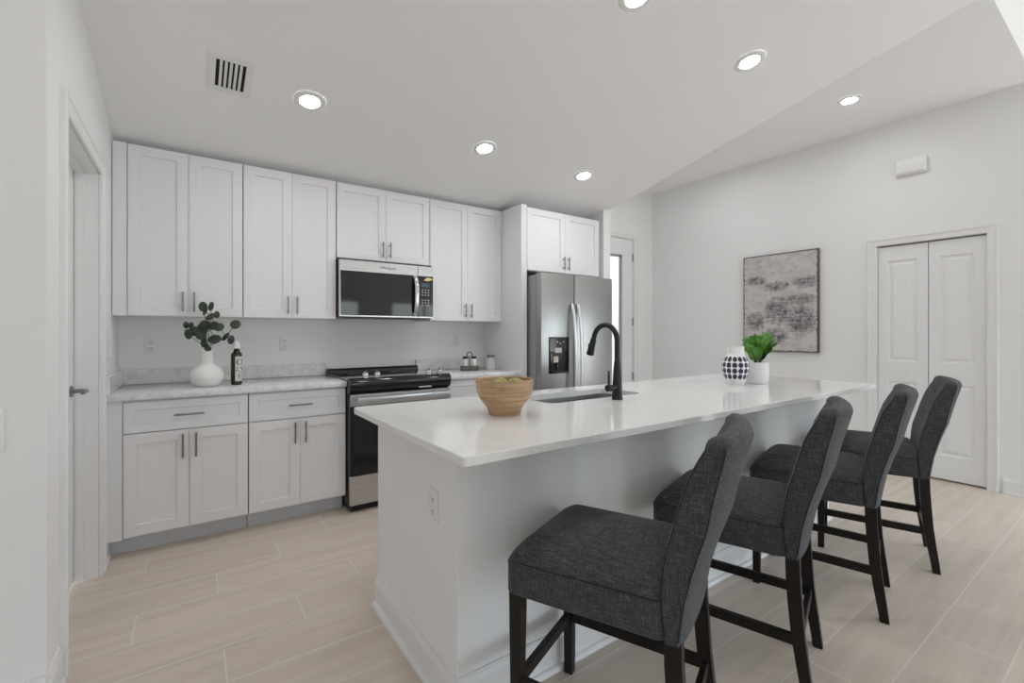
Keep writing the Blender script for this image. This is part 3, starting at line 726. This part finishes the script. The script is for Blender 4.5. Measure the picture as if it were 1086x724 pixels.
# ------------------------------------------------------------------ counter stools
def make_stool(label):
    t = thing('counter_stool', label, 'counter stool', (0, 0, 0), 'charcoal counter stools along the island')
    HW = .212
    # seat
    m = MB(); ys, ye = .052, .532
    def ring(ins, z, r): return [Vector((x, y, z)) for x, y in rrect(-HW+ins, HW-ins, ys+ins, ye-ins, r, 6)]
    rows = [ring(.03, .484, .03), ring(.006, .485, .034), ring(0, .491, .036), ring(0, .580, .036), ring(.003, .594, .036), ring(.009, .605, .036), ring(.018, .616, .036)]
    for ins, z in ((.034, .629), (.06, .641), (.10, .651), (.14, .656), (.18, .658)): rows.append(ring(ins, z, .032 if ins < .15 else .02))
    for r in rows:
        for p in r: p.z -= .012*max(0, (p.y-ys)/(ye-ys))*(1 if p.z < .58 else .3)
    for r in rows[3:]:     # waterfall front, lower than the rear
        for p in r:
            k = (p.y-ys)/(ye-ys)
            if k > .8: p.z -= .022*((k-.8)/.2)**2*(p.z-.5)/.1
    m.grid(rows, True, True, True); st = m.build('seat', M['fabric'], t, smooth=60)
    m = MB(); pl = [p+Vector((0, 0, -.0036*max(0, (p.y-ys)/(ye-ys)))) for p in ring(-.0004, .585, .036)]
    for p in pl:
        k = (p.y-ys)/(ye-ys)
        if k > .8: p.z -= .020*((k-.8)/.2)**2
    m.tube(pl+[pl[0]], .0016, 6); m.build('piping', M['piping'], st)
    # backrest: curved in plan, raked
    prof = [(.487, .025, .067), (.53, .020, .072), (.60, .010, .078), (.66, -.004, .073), (.72, -.021, .063), (.78, -.040, .046), (.84, -.051, .031), (.90, -.064, .012), (.94, -.074, -.007), (.973, -.081, -.025)]
    nx = 16
    def cur(z): return .014+.023*(z-.487)/.5
    def yy(x, z, y): return y-cur(z)*(1-(x/HW)**2)+.0
    xs = [-HW+2*HW*i/nx for i in range(nx+1)]
    btn = [(-.08, .80), (.08, .80), (-.08, .92), (.08, .92), (0, .86)]
    m = MB(); loops = []
    def loop_at(z, yr, yf, ins=0, dz=0):
        pts = []
        hw = HW-ins
        for i in range(nx+1):
            x = -hw+2*hw*i/nx; e = min(1, (HW-abs(x))/.03+.0); pts.append(Vector((x, yy(x, z, yr)+.006*(1-e), z+dz)))
        for i in range(nx, -1, -1):
            x = -hw+2*hw*i/nx; e = min(1, (HW-abs(x))/.03)
            dim = sum(.012*math.exp(-((x-bx)**2+(z-bz)**2)/.0005) for bx, bz in btn)
            puff = .008*e*min(1, max(0, (z-.6)/.1))
            pts.append(Vector((x, yy(x, z, yf)-.006*(1-e)+puff-dim, z+dz)))
        return pts
    zz = []
    for k in range(len(prof)-1):
        a, b = prof[k], prof[k+1]; n = 3
        for q in range(n):
            f = q/n; zz.append(tuple(a[i]+(b[i]-a[i])*f for i in range(3)))
    zz.append(prof[-1])
    rows = [loop_at(.487, .034, .058, .008)]+[loop_at(*q) for q in zz]
    zt, yr, yf = prof[-1]
    for ins, dz, sh in ((.002, .011, .002), (.005, .020, .006), (.010, .026, .013), (.018, .030, .022)): rows.append(loop_at(zt, yr+sh, yf-sh, ins, dz))
    m.grid(rows, True, True, True); bk = m.build('backrest', M['fabric'], t, smooth=60)
    m = MB()
    for sx in (-1, 1):
        for side in (0, 1):
            pth = []
            for z, yr_, yf_ in zz[1:]:
                y = yr_ if side == 0 else yf_
                pth.append((sx*(HW+.0008), yy(HW, z, y)+(.0062 if side == 0 else -.0062), z))
            pth.append((sx*(HW-.006), yy(HW, zt, yr+.008 if side == 0 else yf-.008), zt+.014))
            m = MB(); m.tube(pth, .0017, 6); m.build('piping', M['piping'], bk)
    for bx, bz in btn:
        yv = [q for q in zz if abs(q[0]-bz) < .02][0]
        yb = yy(bx, bz, yv[2])+.008-.009
        m = MB(); m.lathe([(.0001, .006), (.007, .005), (.010, .001), (.010, -.004)], mat=T((bx, yb, bz))@Matrix.Rotation(-PI/2, 4, 'X'), seg=14); m.build('button', M['button'], bk)
    # legs
    for sx in (-1, 1):
        m = MB(); P = [(sx*.1865, y, z) for z, y in ((0, -.002), (.06, .006), (.14, .018), (.24, .031), (.34, .039), (.42, .044), (.492, .046))]
        m.bar(P, .034, [.032, .034, .037, .040, .042, .042, .042]); m.build('leg', M['espresso'], t, smooth=30)
        m = MB(); m.bar([(sx*.187, .497, 0), (sx*.187, .497, .25), (sx*.187, .496, .499)], [.030, .034, .040], [.030, .034, .040]); m.build('leg', M['espresso'], t, smooth=30)
        m = MB(); m.box(sx*.187-.010, sx*.187+.010, .040, .490, .190, .226, .002, 1); m.build('stretcher', M['espresso'], t)
    m = MB(); m.box(-.18, .18, .487, .507, .190, .226, .002, 1); m.build('stretcher', M['espresso'], t)
    m = MB(); m.box(-.18, .18, .018, .038, .190, .226, .002, 1); m.build('stretcher', M['espresso'], t)
    return t
def copy_tree(o, parent=None):
    c = o.copy(); C.collection.objects.link(c); c.parent = parent
    for ch in list(o.children):
        copy_tree(ch, c)
    return c
stool = make_stool('charcoal upholstered counter stool nearest the camera, at the near end of the island')
SP = [(.985, .652, 23.5, None), (1.678, .680, 17.5, 'second charcoal counter stool from the camera, opposite the island sink'),
      (2.442, .694, 15.0, 'third charcoal counter stool from the camera, opposite the dotted vase'),
      (3.163, .680, 18.2, 'farthest charcoal counter stool, in front of the white closet doors')]
for i, (x, y, a, lab) in enumerate(SP):
    o = stool if i == 0 else copy_tree(stool)
    if lab: o['label'] = lab
    r = math.radians(a)
    o.location = (x+.203*math.cos(r), y+.203*math.sin(r), 0); o.rotation_euler = (0, 0, r)

# ------------------------------------------------------------------ things on the island
bw = (1.065, 1.575)
def ridged(pr):
    return pr
key = [(.9145, .0655), (.918, .0665), (.929, .069), (.9445, .076), (.9645, .0906), (.9835, .1045), (1.0035, .113), (1.0235, .1176), (1.048, .120), (1.0585, .119)]
prof = []
for k in range(57):                                   # turned grooves run round the outside
    z = .9145+(1.0585-.9145)*k/56
    for (za, ra), (zb, rb) in zip(key, key[1:]):
        if za <= z <= zb+1e-6:
            rr = ra+(rb-ra)*(z-za)/(zb-za); break
    prof.append((rr-(.0011 if k % 7 == 3 and 8 < k < 50 else 0), z))
prof += [(.116, 1.0605), (.112, 1.058), (.109, 1.030), (.102, .995), (.085, .966), (.060, .944), (.03, .936), (.0001, .935)]
m = MB(); m.lathe(prof, (*bw, 0), 48); tag(m.build('bowl', M['bowl'], smooth=40), 'turned wooden bowl holding green pears on the island', 'bowl')
pr = [(.0001, 0), (.016, .003), (.029, .018), (.033, .034), (.030, .050), (.021, .066), (.014, .080), (.009, .088), (.0001, .091)]
def pear(x, y, z, tilt, az, lab):
    t = thing('pear', lab, 'fruit', (x, y, z), 'pears in the wooden bowl')
    K = T((x, y, z))@RZ(az)@Matrix.Rotation(math.radians(tilt), 4, 'X')
    m = MB(); m.lathe([(r, z-.034) for r, z in pr], mat=K, seg=24); m.build('flesh', M['pear'], t)
    m = MB(); m.tube([K@Vector((0, 0, .055)), K@Vector((.002, 0, .066)), K@Vector((.005, 0, .075))], .0018, 6); m.build('stalk', M['stalk'], t)
pear(bw[0]-.040, bw[1]-.006, 1.026, 80, 150, 'green pear on the left in the wooden bowl')
pear(bw[0]+.042, bw[1]-.012, 1.030, 85, 40, 'green pear on the right in the wooden bowl')
pear(bw[0]+.010, bw[1]+.044, 1.030, 82, 200, 'green pear at the back of the wooden bowl')

# dotted vase
vc = (2.878, 1.592)
def vprof(z):
    pts = [(0, .050), (.012, .052), (.05, .067), (.09, .079), (.125, .082), (.155, .076), (.185, .060), (.197, .0515), (.205, .050), (.25, .0505)]
    for (a, ra), (b, rb) in zip(pts, pts[1:]):
        if a <= z <= b:
            f = (z-a)/(b-a); f = f*f*(3-2*f) if False else f; return ra+(rb-ra)*f
    return .05
NZ, NS = 100, 144
zs = [.25*i/NZ for i in range(NZ+1)]
pf = [(vprof(z), .9145+z) for z in zs]
sm = [pf[0]]+[((pf[i-1][0]+pf[i][0]*2+pf[i+1][0])/4, pf[i][1]) for i in range(1, len(pf)-1)]+[pf[-1]]
sm = sm+[(.046, .9145+.25), (.046, .9145+.10), (.0001, .9145+.10)]
def dots(i, j):
    if i >= NZ: return 0
    z = zs[i]+.00125
    for row in range(4):
        c = .058+row*.037
        n = 14; fa = (j+.5)/NS*n; d = (fa-round(fa)+ (0))/.42
        q = ((z-c)/.0165)**2
        if d*d+q < 1: return 1
    return 0
m = MB(); m.lathe(sm, (*vc, 0), NS, mi=dots); tag(m.build('vase', [M['matteceramic'], M['navy']], smooth=50), 'round white vase with rows of dark navy dots, on the island', 'vase')

# potted plant
pc = (3.105, 1.568); pz = .9145
t = thing('potted_plant', 'green leafy plant in a white pot behind the dotted vase', 'plant', (*pc, pz))
m = MB(); m.lathe([(.058, pz), (.064, pz+.004), (.069, pz+.06), (.070, pz+.138), (.0685, pz+.141), (.065, pz+.138), (.064, pz+.12), (.0001, pz+.119)], (*pc, 0), 40); m.build('pot', M['matteceramic'], t, smooth=50)
m = MB(); m.lathe([(.0635, pz+.1205), (.0635, pz+.126), (.03, pz+.129), (.0001, pz+.128)], (*pc, 0), 24); m.build('soil', M['soil'], t)
def leaf(m, base, d, nrm, L, W, cup=.15, n=6):
    d = Vector(d).normalized(); nrm = Vector(nrm); nrm = (nrm-d*nrm.dot(d)).normalized(); s = d.cross(nrm)
    rows = []
    for i in range(n+1):
        f = i/n; wv = W*(math.sin(PI*min(1, f**.8))**.8)+.0006; c = Vector(base)+d*L*f-nrm*L*.12*f*f
        rows.append([c-s*wv+nrm*wv*cup, c-s*wv*.5+nrm*wv*cup*.3, c, c+s*wv*.5+nrm*wv*cup*.3, c+s*wv+nrm*wv*cup])
    m.grid(rows)
lm, smm = MB(), MB(); rnd = random.Random(3)
for k, (az, lean, Ln) in enumerate([(200, .35, .20), (150, .30, .17), (100, .25, .20), (40, .5, .17), (-10, .55, .19), (-60, .35, .18), (250, .28, .21), (310, .5, .15), (180, .6, .14), (345, .25, .22)]):
    a = math.radians(az); hdir = Vector((math.cos(a), math.sin(a), 0)); pts = []
    for q in range(9):
        f = q/8; pts.append(Vector((pc[0], pc[1], pz+.125))+hdir*(.015+Ln*lean*f**1.4)+Vector((0, 0, Ln*.95*f*(1-.12*f))))
    smm.tube(pts, [.0055-.0035*q/8 for q in range(9)], 7)
    for q in range(2, 9):
        tv = (pts[min(8, q+1)]-pts[q-1]).normalized(); sd = tv.cross(hdir).normalized()
        up = sd.cross(tv).normalized()
        for sg in (-1, 1):
            L = .062*(1-.35*abs(q-5)/4)
            leaf(lm, pts[q], sd*sg*.8+tv*.75+up*rnd.uniform(-.1, .3), up*1.0+Vector((0, 0, .2)), L, .0165)
    leaf(lm, pts[8], tv, hdir*-1+Vector((0, 0, .3)), .05, .014)
smm.build('stems', M['stem'], t); lm.build('leaves', M['zz'], t, smooth=60)

# ------------------------------------------------------------------ things on the back worktop
vx, vy, z0 = .078, 3.485, .9125
m = MB(); m.lathe([(.052, z0), (.060, z0+.003), (.080, z0+.022), (.092, z0+.050), (.094, z0+.072), (.086, z0+.100), (.066, z0+.124), (.044, z0+.138), (.037, z0+.152), (.035, z0+.185), (.035, z0+.236), (.0335, z0+.239), (.031, z0+.236), (.030, z0+.15), (.0001, z0+.148)], (vx, vy, 0), 44)
tag(m.build('vase', M['ceramic'], smooth=50), 'round white bottle-neck vase with eucalyptus, on the left worktop', 'vase')
t = thing('eucalyptus_sprigs', 'dark green round-leaved eucalyptus sprigs standing in the white vase', 'plant', (vx, vy, z0+.15))
PX = [(305, 125, .028), (395, 118, .026), (290, 180, .024), (400, 245, .028), (482, 225, .020), (85, 355, .020), (180, 360, .018), (330, 335, .028), (425, 360, .030), (245, 395, .030), (148, 470, .030), (208, 430, .030), (310, 480, .028), (425, 530, .034), (285, 565, .034), (545, 380, .026), (675, 345, .028), (545, 500, .028), (648, 540, .026), (330, 630, .022), (395, 650, .018), (380, 420, .022)]
top = Vector((vx, vy, z0+.235))
ax = math.radians(35)
right = Vector((math.cos(ax), -math.sin(ax), 0)); fwd = Vector((math.sin(ax), math.cos(ax), 0))
lm, smm = MB(), MB(); rnd = random.Random(11)
sc = 1/(845/70)/165          # crop pixels to metres at the vase's distance
pos = []
for (px, py, r) in PX:
    dpt = rnd.uniform(-.045, .02)
    p = top+right*((px-335)*sc)+Vector((0, 0, (660-py)*sc))+fwd*dpt; pos.append(p)
def disc(m, c, nrm, r, up):
    nrm = nrm.normalized(); a = (up-nrm*up.dot(nrm)).normalized(); b = nrm.cross(a)
    rings = []
    for rr, dz in ((.02, 0), (.5, .03), (.85, .0), (1.0, -.05)):
        rings.append([c+(a*math.cos(q)*1.12+b*math.sin(q))*r*rr+nrm*r*dz*2 for q in [2*PI*j/18 for j in range(18)]])
    m.grid(rings, True)
for i, ((px, py, r), p) in enumerate(zip(PX, pos)):
    thin = i in (4, 5, 18)
    n = -fwd*.8+right*rnd.uniform(-.5, .5)+Vector((0, 0, rnd.uniform(-.1, .9)))
    if thin: n = right*.9-fwd*.25
    disc(lm, p, n, r*1.02, (p-top)+Vector((0, 0, .02)))
def stemto(idx, bend):
    a = top-Vector((0, 0, .08)); pts = [a, top+Vector((0, 0, .005))]
    for j in idx: pts.append(pos[j]+fwd*.006)
    # smooth
    out = []
    for k in range(len(pts)-1):
        for f in (0, .34, .67): out.append(pts[k].lerp(pts[k+1], f))
    out.append(pts[-1]); smm.tube(out, .0021, 6)
stemto([21, 8, 3, 1], 0); stemto([13, 7, 0], 0); stemto([14, 11, 6, 5], 0); stemto([12, 9], 0); stemto([17, 15], 0); stemto([17, 16], 0); stemto([17, 18], 0); stemto([10], 0); stemto([19], 0); stemto([3, 4], 0); stemto([3, 2], 0)
smm.build('stems', M['stem'], t); lm.build('leaves', M['euca'], t, smooth=60)
# oil bottle
bx_, by_ = .240, 3.485
t = thing('bottle', 'slim dark oil bottle with white cap, right of the white vase', 'bottle', (bx_, by_, z0))
m = MB(); m.lathe([(.027, z0), (.031, z0+.003), (.032, z0+.008), (.032, z0+.195), (.031, z0+.203), (.022, z0+.212), (.017, z0+.220), (.0155, z0+.236)], (bx_, by_, 0), 32); m.build('glass_body', M['amber'], t)
m = MB(); m.lathe([(.0190, z0+.2365), (.0195, z0+.240), (.0195, z0+.268), (.017, z0+.278), (.012, z0+.284), (.0001, z0+.285)], (bx_, by_, 0), 24); m.build('cap', M['white_plastic'], t)
m = MB(); r = .0325; a0, a1 = math.radians(-108), math.radians(5)
rows = [[Vector((bx_+r*math.cos(a0+(a1-a0)*j/16), by_+r*math.sin(a0+(a1-a0)*j/16), z)) for j in range(17)] for z in (z0+.025, z0+.185)]
m.grid(rows); lb = m.build('label', M['paper'], t)
def wrap_text(txt, size, cx, cz):
    o = text_mesh('lettering', txt, size, M['ink'], lb, Matrix.Identity(4), .0001)
    for v in o.data.vertices:
        a = math.radians(-57)+(v.co.x+cx)/.033; zz_ = v.co.z
        rr = .0330+max(0, zz_)
        v.co = Vector((bx_+rr*math.cos(a), by_+rr*math.sin(a), cz+v.co.y))
wrap_text('O', .062, .0, z0+.147); wrap_text('AX', .050, .0, z0+.098); wrap_text('E', .040, -.004, z0+.055)

# seasoning caddy
cx_, cy_ = 2.045, 3.585
t = thing('seasoning_caddy', 'small wooden caddy with a ring handle, on the right worktop', 'caddy', (cx_, cy_, z0))
CR = T((cx_, cy_, z0))@RZ(-14)
m = MB(); m.box(-.078, .078, -.032, .032, 0, .042, .004, 2, mat=CR); m.build('tray', M['tray'], t)
m = MB(); m.tube([CR@Vector((0, 0, .040)), CR@Vector((0, 0, .118))], .0065, 10)
pts = [CR@Vector((.025*math.sin(a), 0, .142-.025*math.cos(a))) for a in [2*PI*j/24 for j in range(25)]]
m.tube(pts, .0056, 8); m.build('ring_handle', M['lid'], t)
for sg, lab in ((-1, 'left glass shaker with black lid in the wooden caddy'), (1, 'right glass shaker with black lid in the wooden caddy')):
    s = thing('shaker', lab, 'shaker', CR@Vector((sg*.040, 0, .0425)), 'shakers in the caddy')
    K = CR@T((sg*.040, 0, .0425))
    m = MB(); m.lathe([(.020, 0), (.022, .003), (.022, .058), (.020, .064)], mat=K, seg=24); m.build('glass_body', plain('frosted_glass', (.80, .82, .82), .2), s)
    m = MB(); m.lathe([(.0215, .0642), (.0225, .067), (.0225, .082), (.020, .085)], mat=K, seg=24); m.build('lid', M['black'], s)
# glass jar
jx, jy = 2.262, 3.57
t = thing('jar', 'clear glass jar with a grey lid beside the tall end panel', 'jar', (jx, jy, z0))
m = MB(); m.lathe([(.034, z0), (.038, z0+.004), (.039, z0+.012), (.039, z0+.098), (.034, z0+.110), (.034, z0+.116), (.031, z0+.116), (.031, z0+.108), (.036, z0+.096), (.036, z0+.012), (.0001, z0+.008)], (jx, jy, 0), 32); m.build('glass_body', M['glass'], t)
m = MB(); m.lathe([(.0365, z0+.112), (.0365, z0+.131), (.034, z0+.134)], (jx, jy, 0), 32); m.build('lid', M['lid'], t)

# ------------------------------------------------------------------ outlets and wall fittings
def outlet(K, label, sockets=True, w_=.072, h_=.116, rocker=False, group='outlet plates'):
    """K maps local (x right, y into wall, z up), plate front at y=-.006"""
    t = thing('wall_outlet' if sockets else 'wall_switch', label, 'outlet' if sockets else 'switch', K@Vector((0, 0, 0)), group if sockets else None)
    m = MB(); m.box(-w_/2, w_/2, -.006, -.0003, -h_/2, h_/2, .0025, 2, mat=K); m.build('plate', M['white_plastic'], t)
    if sockets:
        for sg in (-1, 1):
            m = MB(); m.box(-.016, .016, -.0078, -.0055, sg*.021-.014, sg*.021+.014, .001, 1, mat=K); s = m.build('socket', M['white_plastic'], t)
            m = MB(); m.box(-.008, -.005, -.0082, -.0076, sg*.021-.004, sg*.021+.006, mat=K); m.box(.005, .008, -.0082, -.0076, sg*.021-.004, sg*.021+.006, mat=K); m.box(-.003, .003, -.0082, -.0076, sg*.021-.011, sg*.021-.007, mat=K); m.build('slots', M['black'], s, smooth=0)
    else:
        m = MB(); m.box(-.017, .017, -.0090, -.0055, -.033, .033, .001, 1, mat=K); m.build('rocker', M['white_plastic'], t)
outlet(T((-.225, YB, 1.168)), 'white wall outlet left of the white vase, above the worktop')
outlet(T((.588, YB, 1.170)), 'white wall outlet between the oil bottle and the range')
outlet(T((2.085, YB, 1.185)), 'white wall outlet above the seasoning caddy, right of the range')
outlet(T((ix0, 1.487, .640))@RZ(-90), 'white outlet on the near end of the kitchen island')
outlet(T((XL, 3.50, 1.165))@RZ(90), 'white switch plate on the left wall above the worktop corner', sockets=False)
K = T((-.517, 2.105, .947))
t = thing('wall_keypad', 'white keypad box with dark grille at the left edge of the photo', 'keypad', K@Vector((0, 0, 0)))
m = MB(); m.box(-.035, .035, -.028, -.0005, -.070, .068, .004, 2, mat=K); m.build('case', M['white_plastic'], t)
for r in range(6): box(-.027, .022, -.0292, -.0278, -.018+r*.013, -.011+r*.013, mat=K).build('grille_slot', M['grey_plastic'], t, smooth=0)

# painting
py0, py1, pz0, pz1 = 1.996, 2.758, 1.050, 2.104
t = thing('painting', 'abstract grey and indigo canvas with dark edges on the right wall', 'painting', (XR-.02, (py0+py1)/2, pz0))
MB().box(XR-.036, XR-.002, py0, py1, pz0, pz1, .002, 1).build('stretcher_frame', M['frame_dark'], t)
m = MB(); m.box(XR-.0385, XR-.0362, py0+.001, py1-.001, pz0+.001, pz1-.001); m.build('canvas', M['painting'], t, smooth=0)
# door chime box
t = thing('door_chime', 'white door chime box high on the right wall', 'chime', (XR-.02, 1.28, 2.645))
m = MB(); m.box(XR-.052, XR-.002, 1.172, 1.388, 2.648, 2.782, .018, 4); m.build('cover', M['white_plastic'], t)
m = MB(); m.box(XR-.030, XR-.0015, 1.176, 1.384, 2.642, 2.66, .003, 1); m.build('base', M['white_plastic'], t)

# ------------------------------------------------------------------ ceiling fittings
def slope_frame(x, y):
    n = math.hypot(1, SL); e1 = Vector((1, 0, 0)); e2 = Vector((0, 1, -SL))/n; e3 = e1.cross(e2)
    k = Matrix((( e1.x, e2.x, e3.x, x), (e1.y, e2.y, e3.y, y), (e1.z, e2.z, e3.z, cz(y)), (0, 0, 0, 1)))
    return k
def downlight(K, label):
    t = thing('downlight', label, 'ceiling light', K@Vector((0, 0, 0)), 'round recessed ceiling lights')
    m = MB(); m.lathe([(.088, -.0005), (.088, -.003), (.084, -.0060), (.078, -.0078), (.066, -.0085), (.058, -.0085), (.0545, -.0078), (.0535, -.004)], mat=K, seg=40, cap=False); m.build('trim_ring', M['trim'], t)
    m = MB(); m.lathe([(.0535, -.0030), (.0534, -.0042), (.03, -.0044), (.0001, -.0045)], mat=K, seg=32); m.build('lens', M['lens'], t)
downlight(slope_frame(.560, 2.841), 'round ceiling light nearest the air vent')
downlight(slope_frame(1.745, 2.838), 'round ceiling light above the microwave, second in the back row')
downlight(slope_frame(2.737, 2.844), 'round ceiling light nearest the refrigerator')
downlight(slope_frame(1.765, 1.470), 'round ceiling light cut by the top edge of the photo')
downlight(slope_frame(.560, 1.455), 'added unseen ceiling light above the near end of the island')  # out-of-view lamp, added to balance the kitchen lighting
downlight(slope_frame(2.756, 1.438), 'round ceiling light near the soffit edge, large one at upper right')
downlight(T((4.396, 1.477, 3.15)), 'round ceiling light on the flat soffit at the right')
downlight(T((4.396, 2.86, 3.15)), 'added unseen ceiling light on the flat soffit near the back door, behind the slope')  # hidden lamp, added to brighten the right wall and soffit
K = slope_frame(.166, 2.812)
t = thing('air_vent', 'white square air vent with dark slots in the ceiling', 'vent', K@Vector((0, 0, 0)))
hx, hy = .098, .145; ox, oy = .066, .105
m = MB()
m.box(-hx, -ox, -hy, hy, -.006, -.0005, .002, 1, mat=K); m.box(ox, hx, -hy, hy, -.006, -.0005, .002, 1, mat=K); m.box(-ox-.002, ox+.002, -hy, -oy, -.006, -.0005, .002, 1, mat=K); m.box(-ox-.002, ox+.002, oy, hy, -.006, -.0005, .002, 1, mat=K)
m.build('frame', M['trim'], t)
m = MB(); m.box(-ox, ox, -oy, oy, -.0012, -.0006, mat=K); m.build('duct_shade', M['shade_black'], t, smooth=0)  # flat black sheet, its colour stands for shade inside the vent
m = MB()
for k in range(5):
    x = -ox+(k+1)*2*ox/6
    box(-.0065, .0065, -oy, oy, -.0008, .0008, mat=K@T((x, 0, -.0052))@Matrix.Rotation(math.radians(25), 4, 'Y')).build('louver', M['trim'], t, smooth=0)
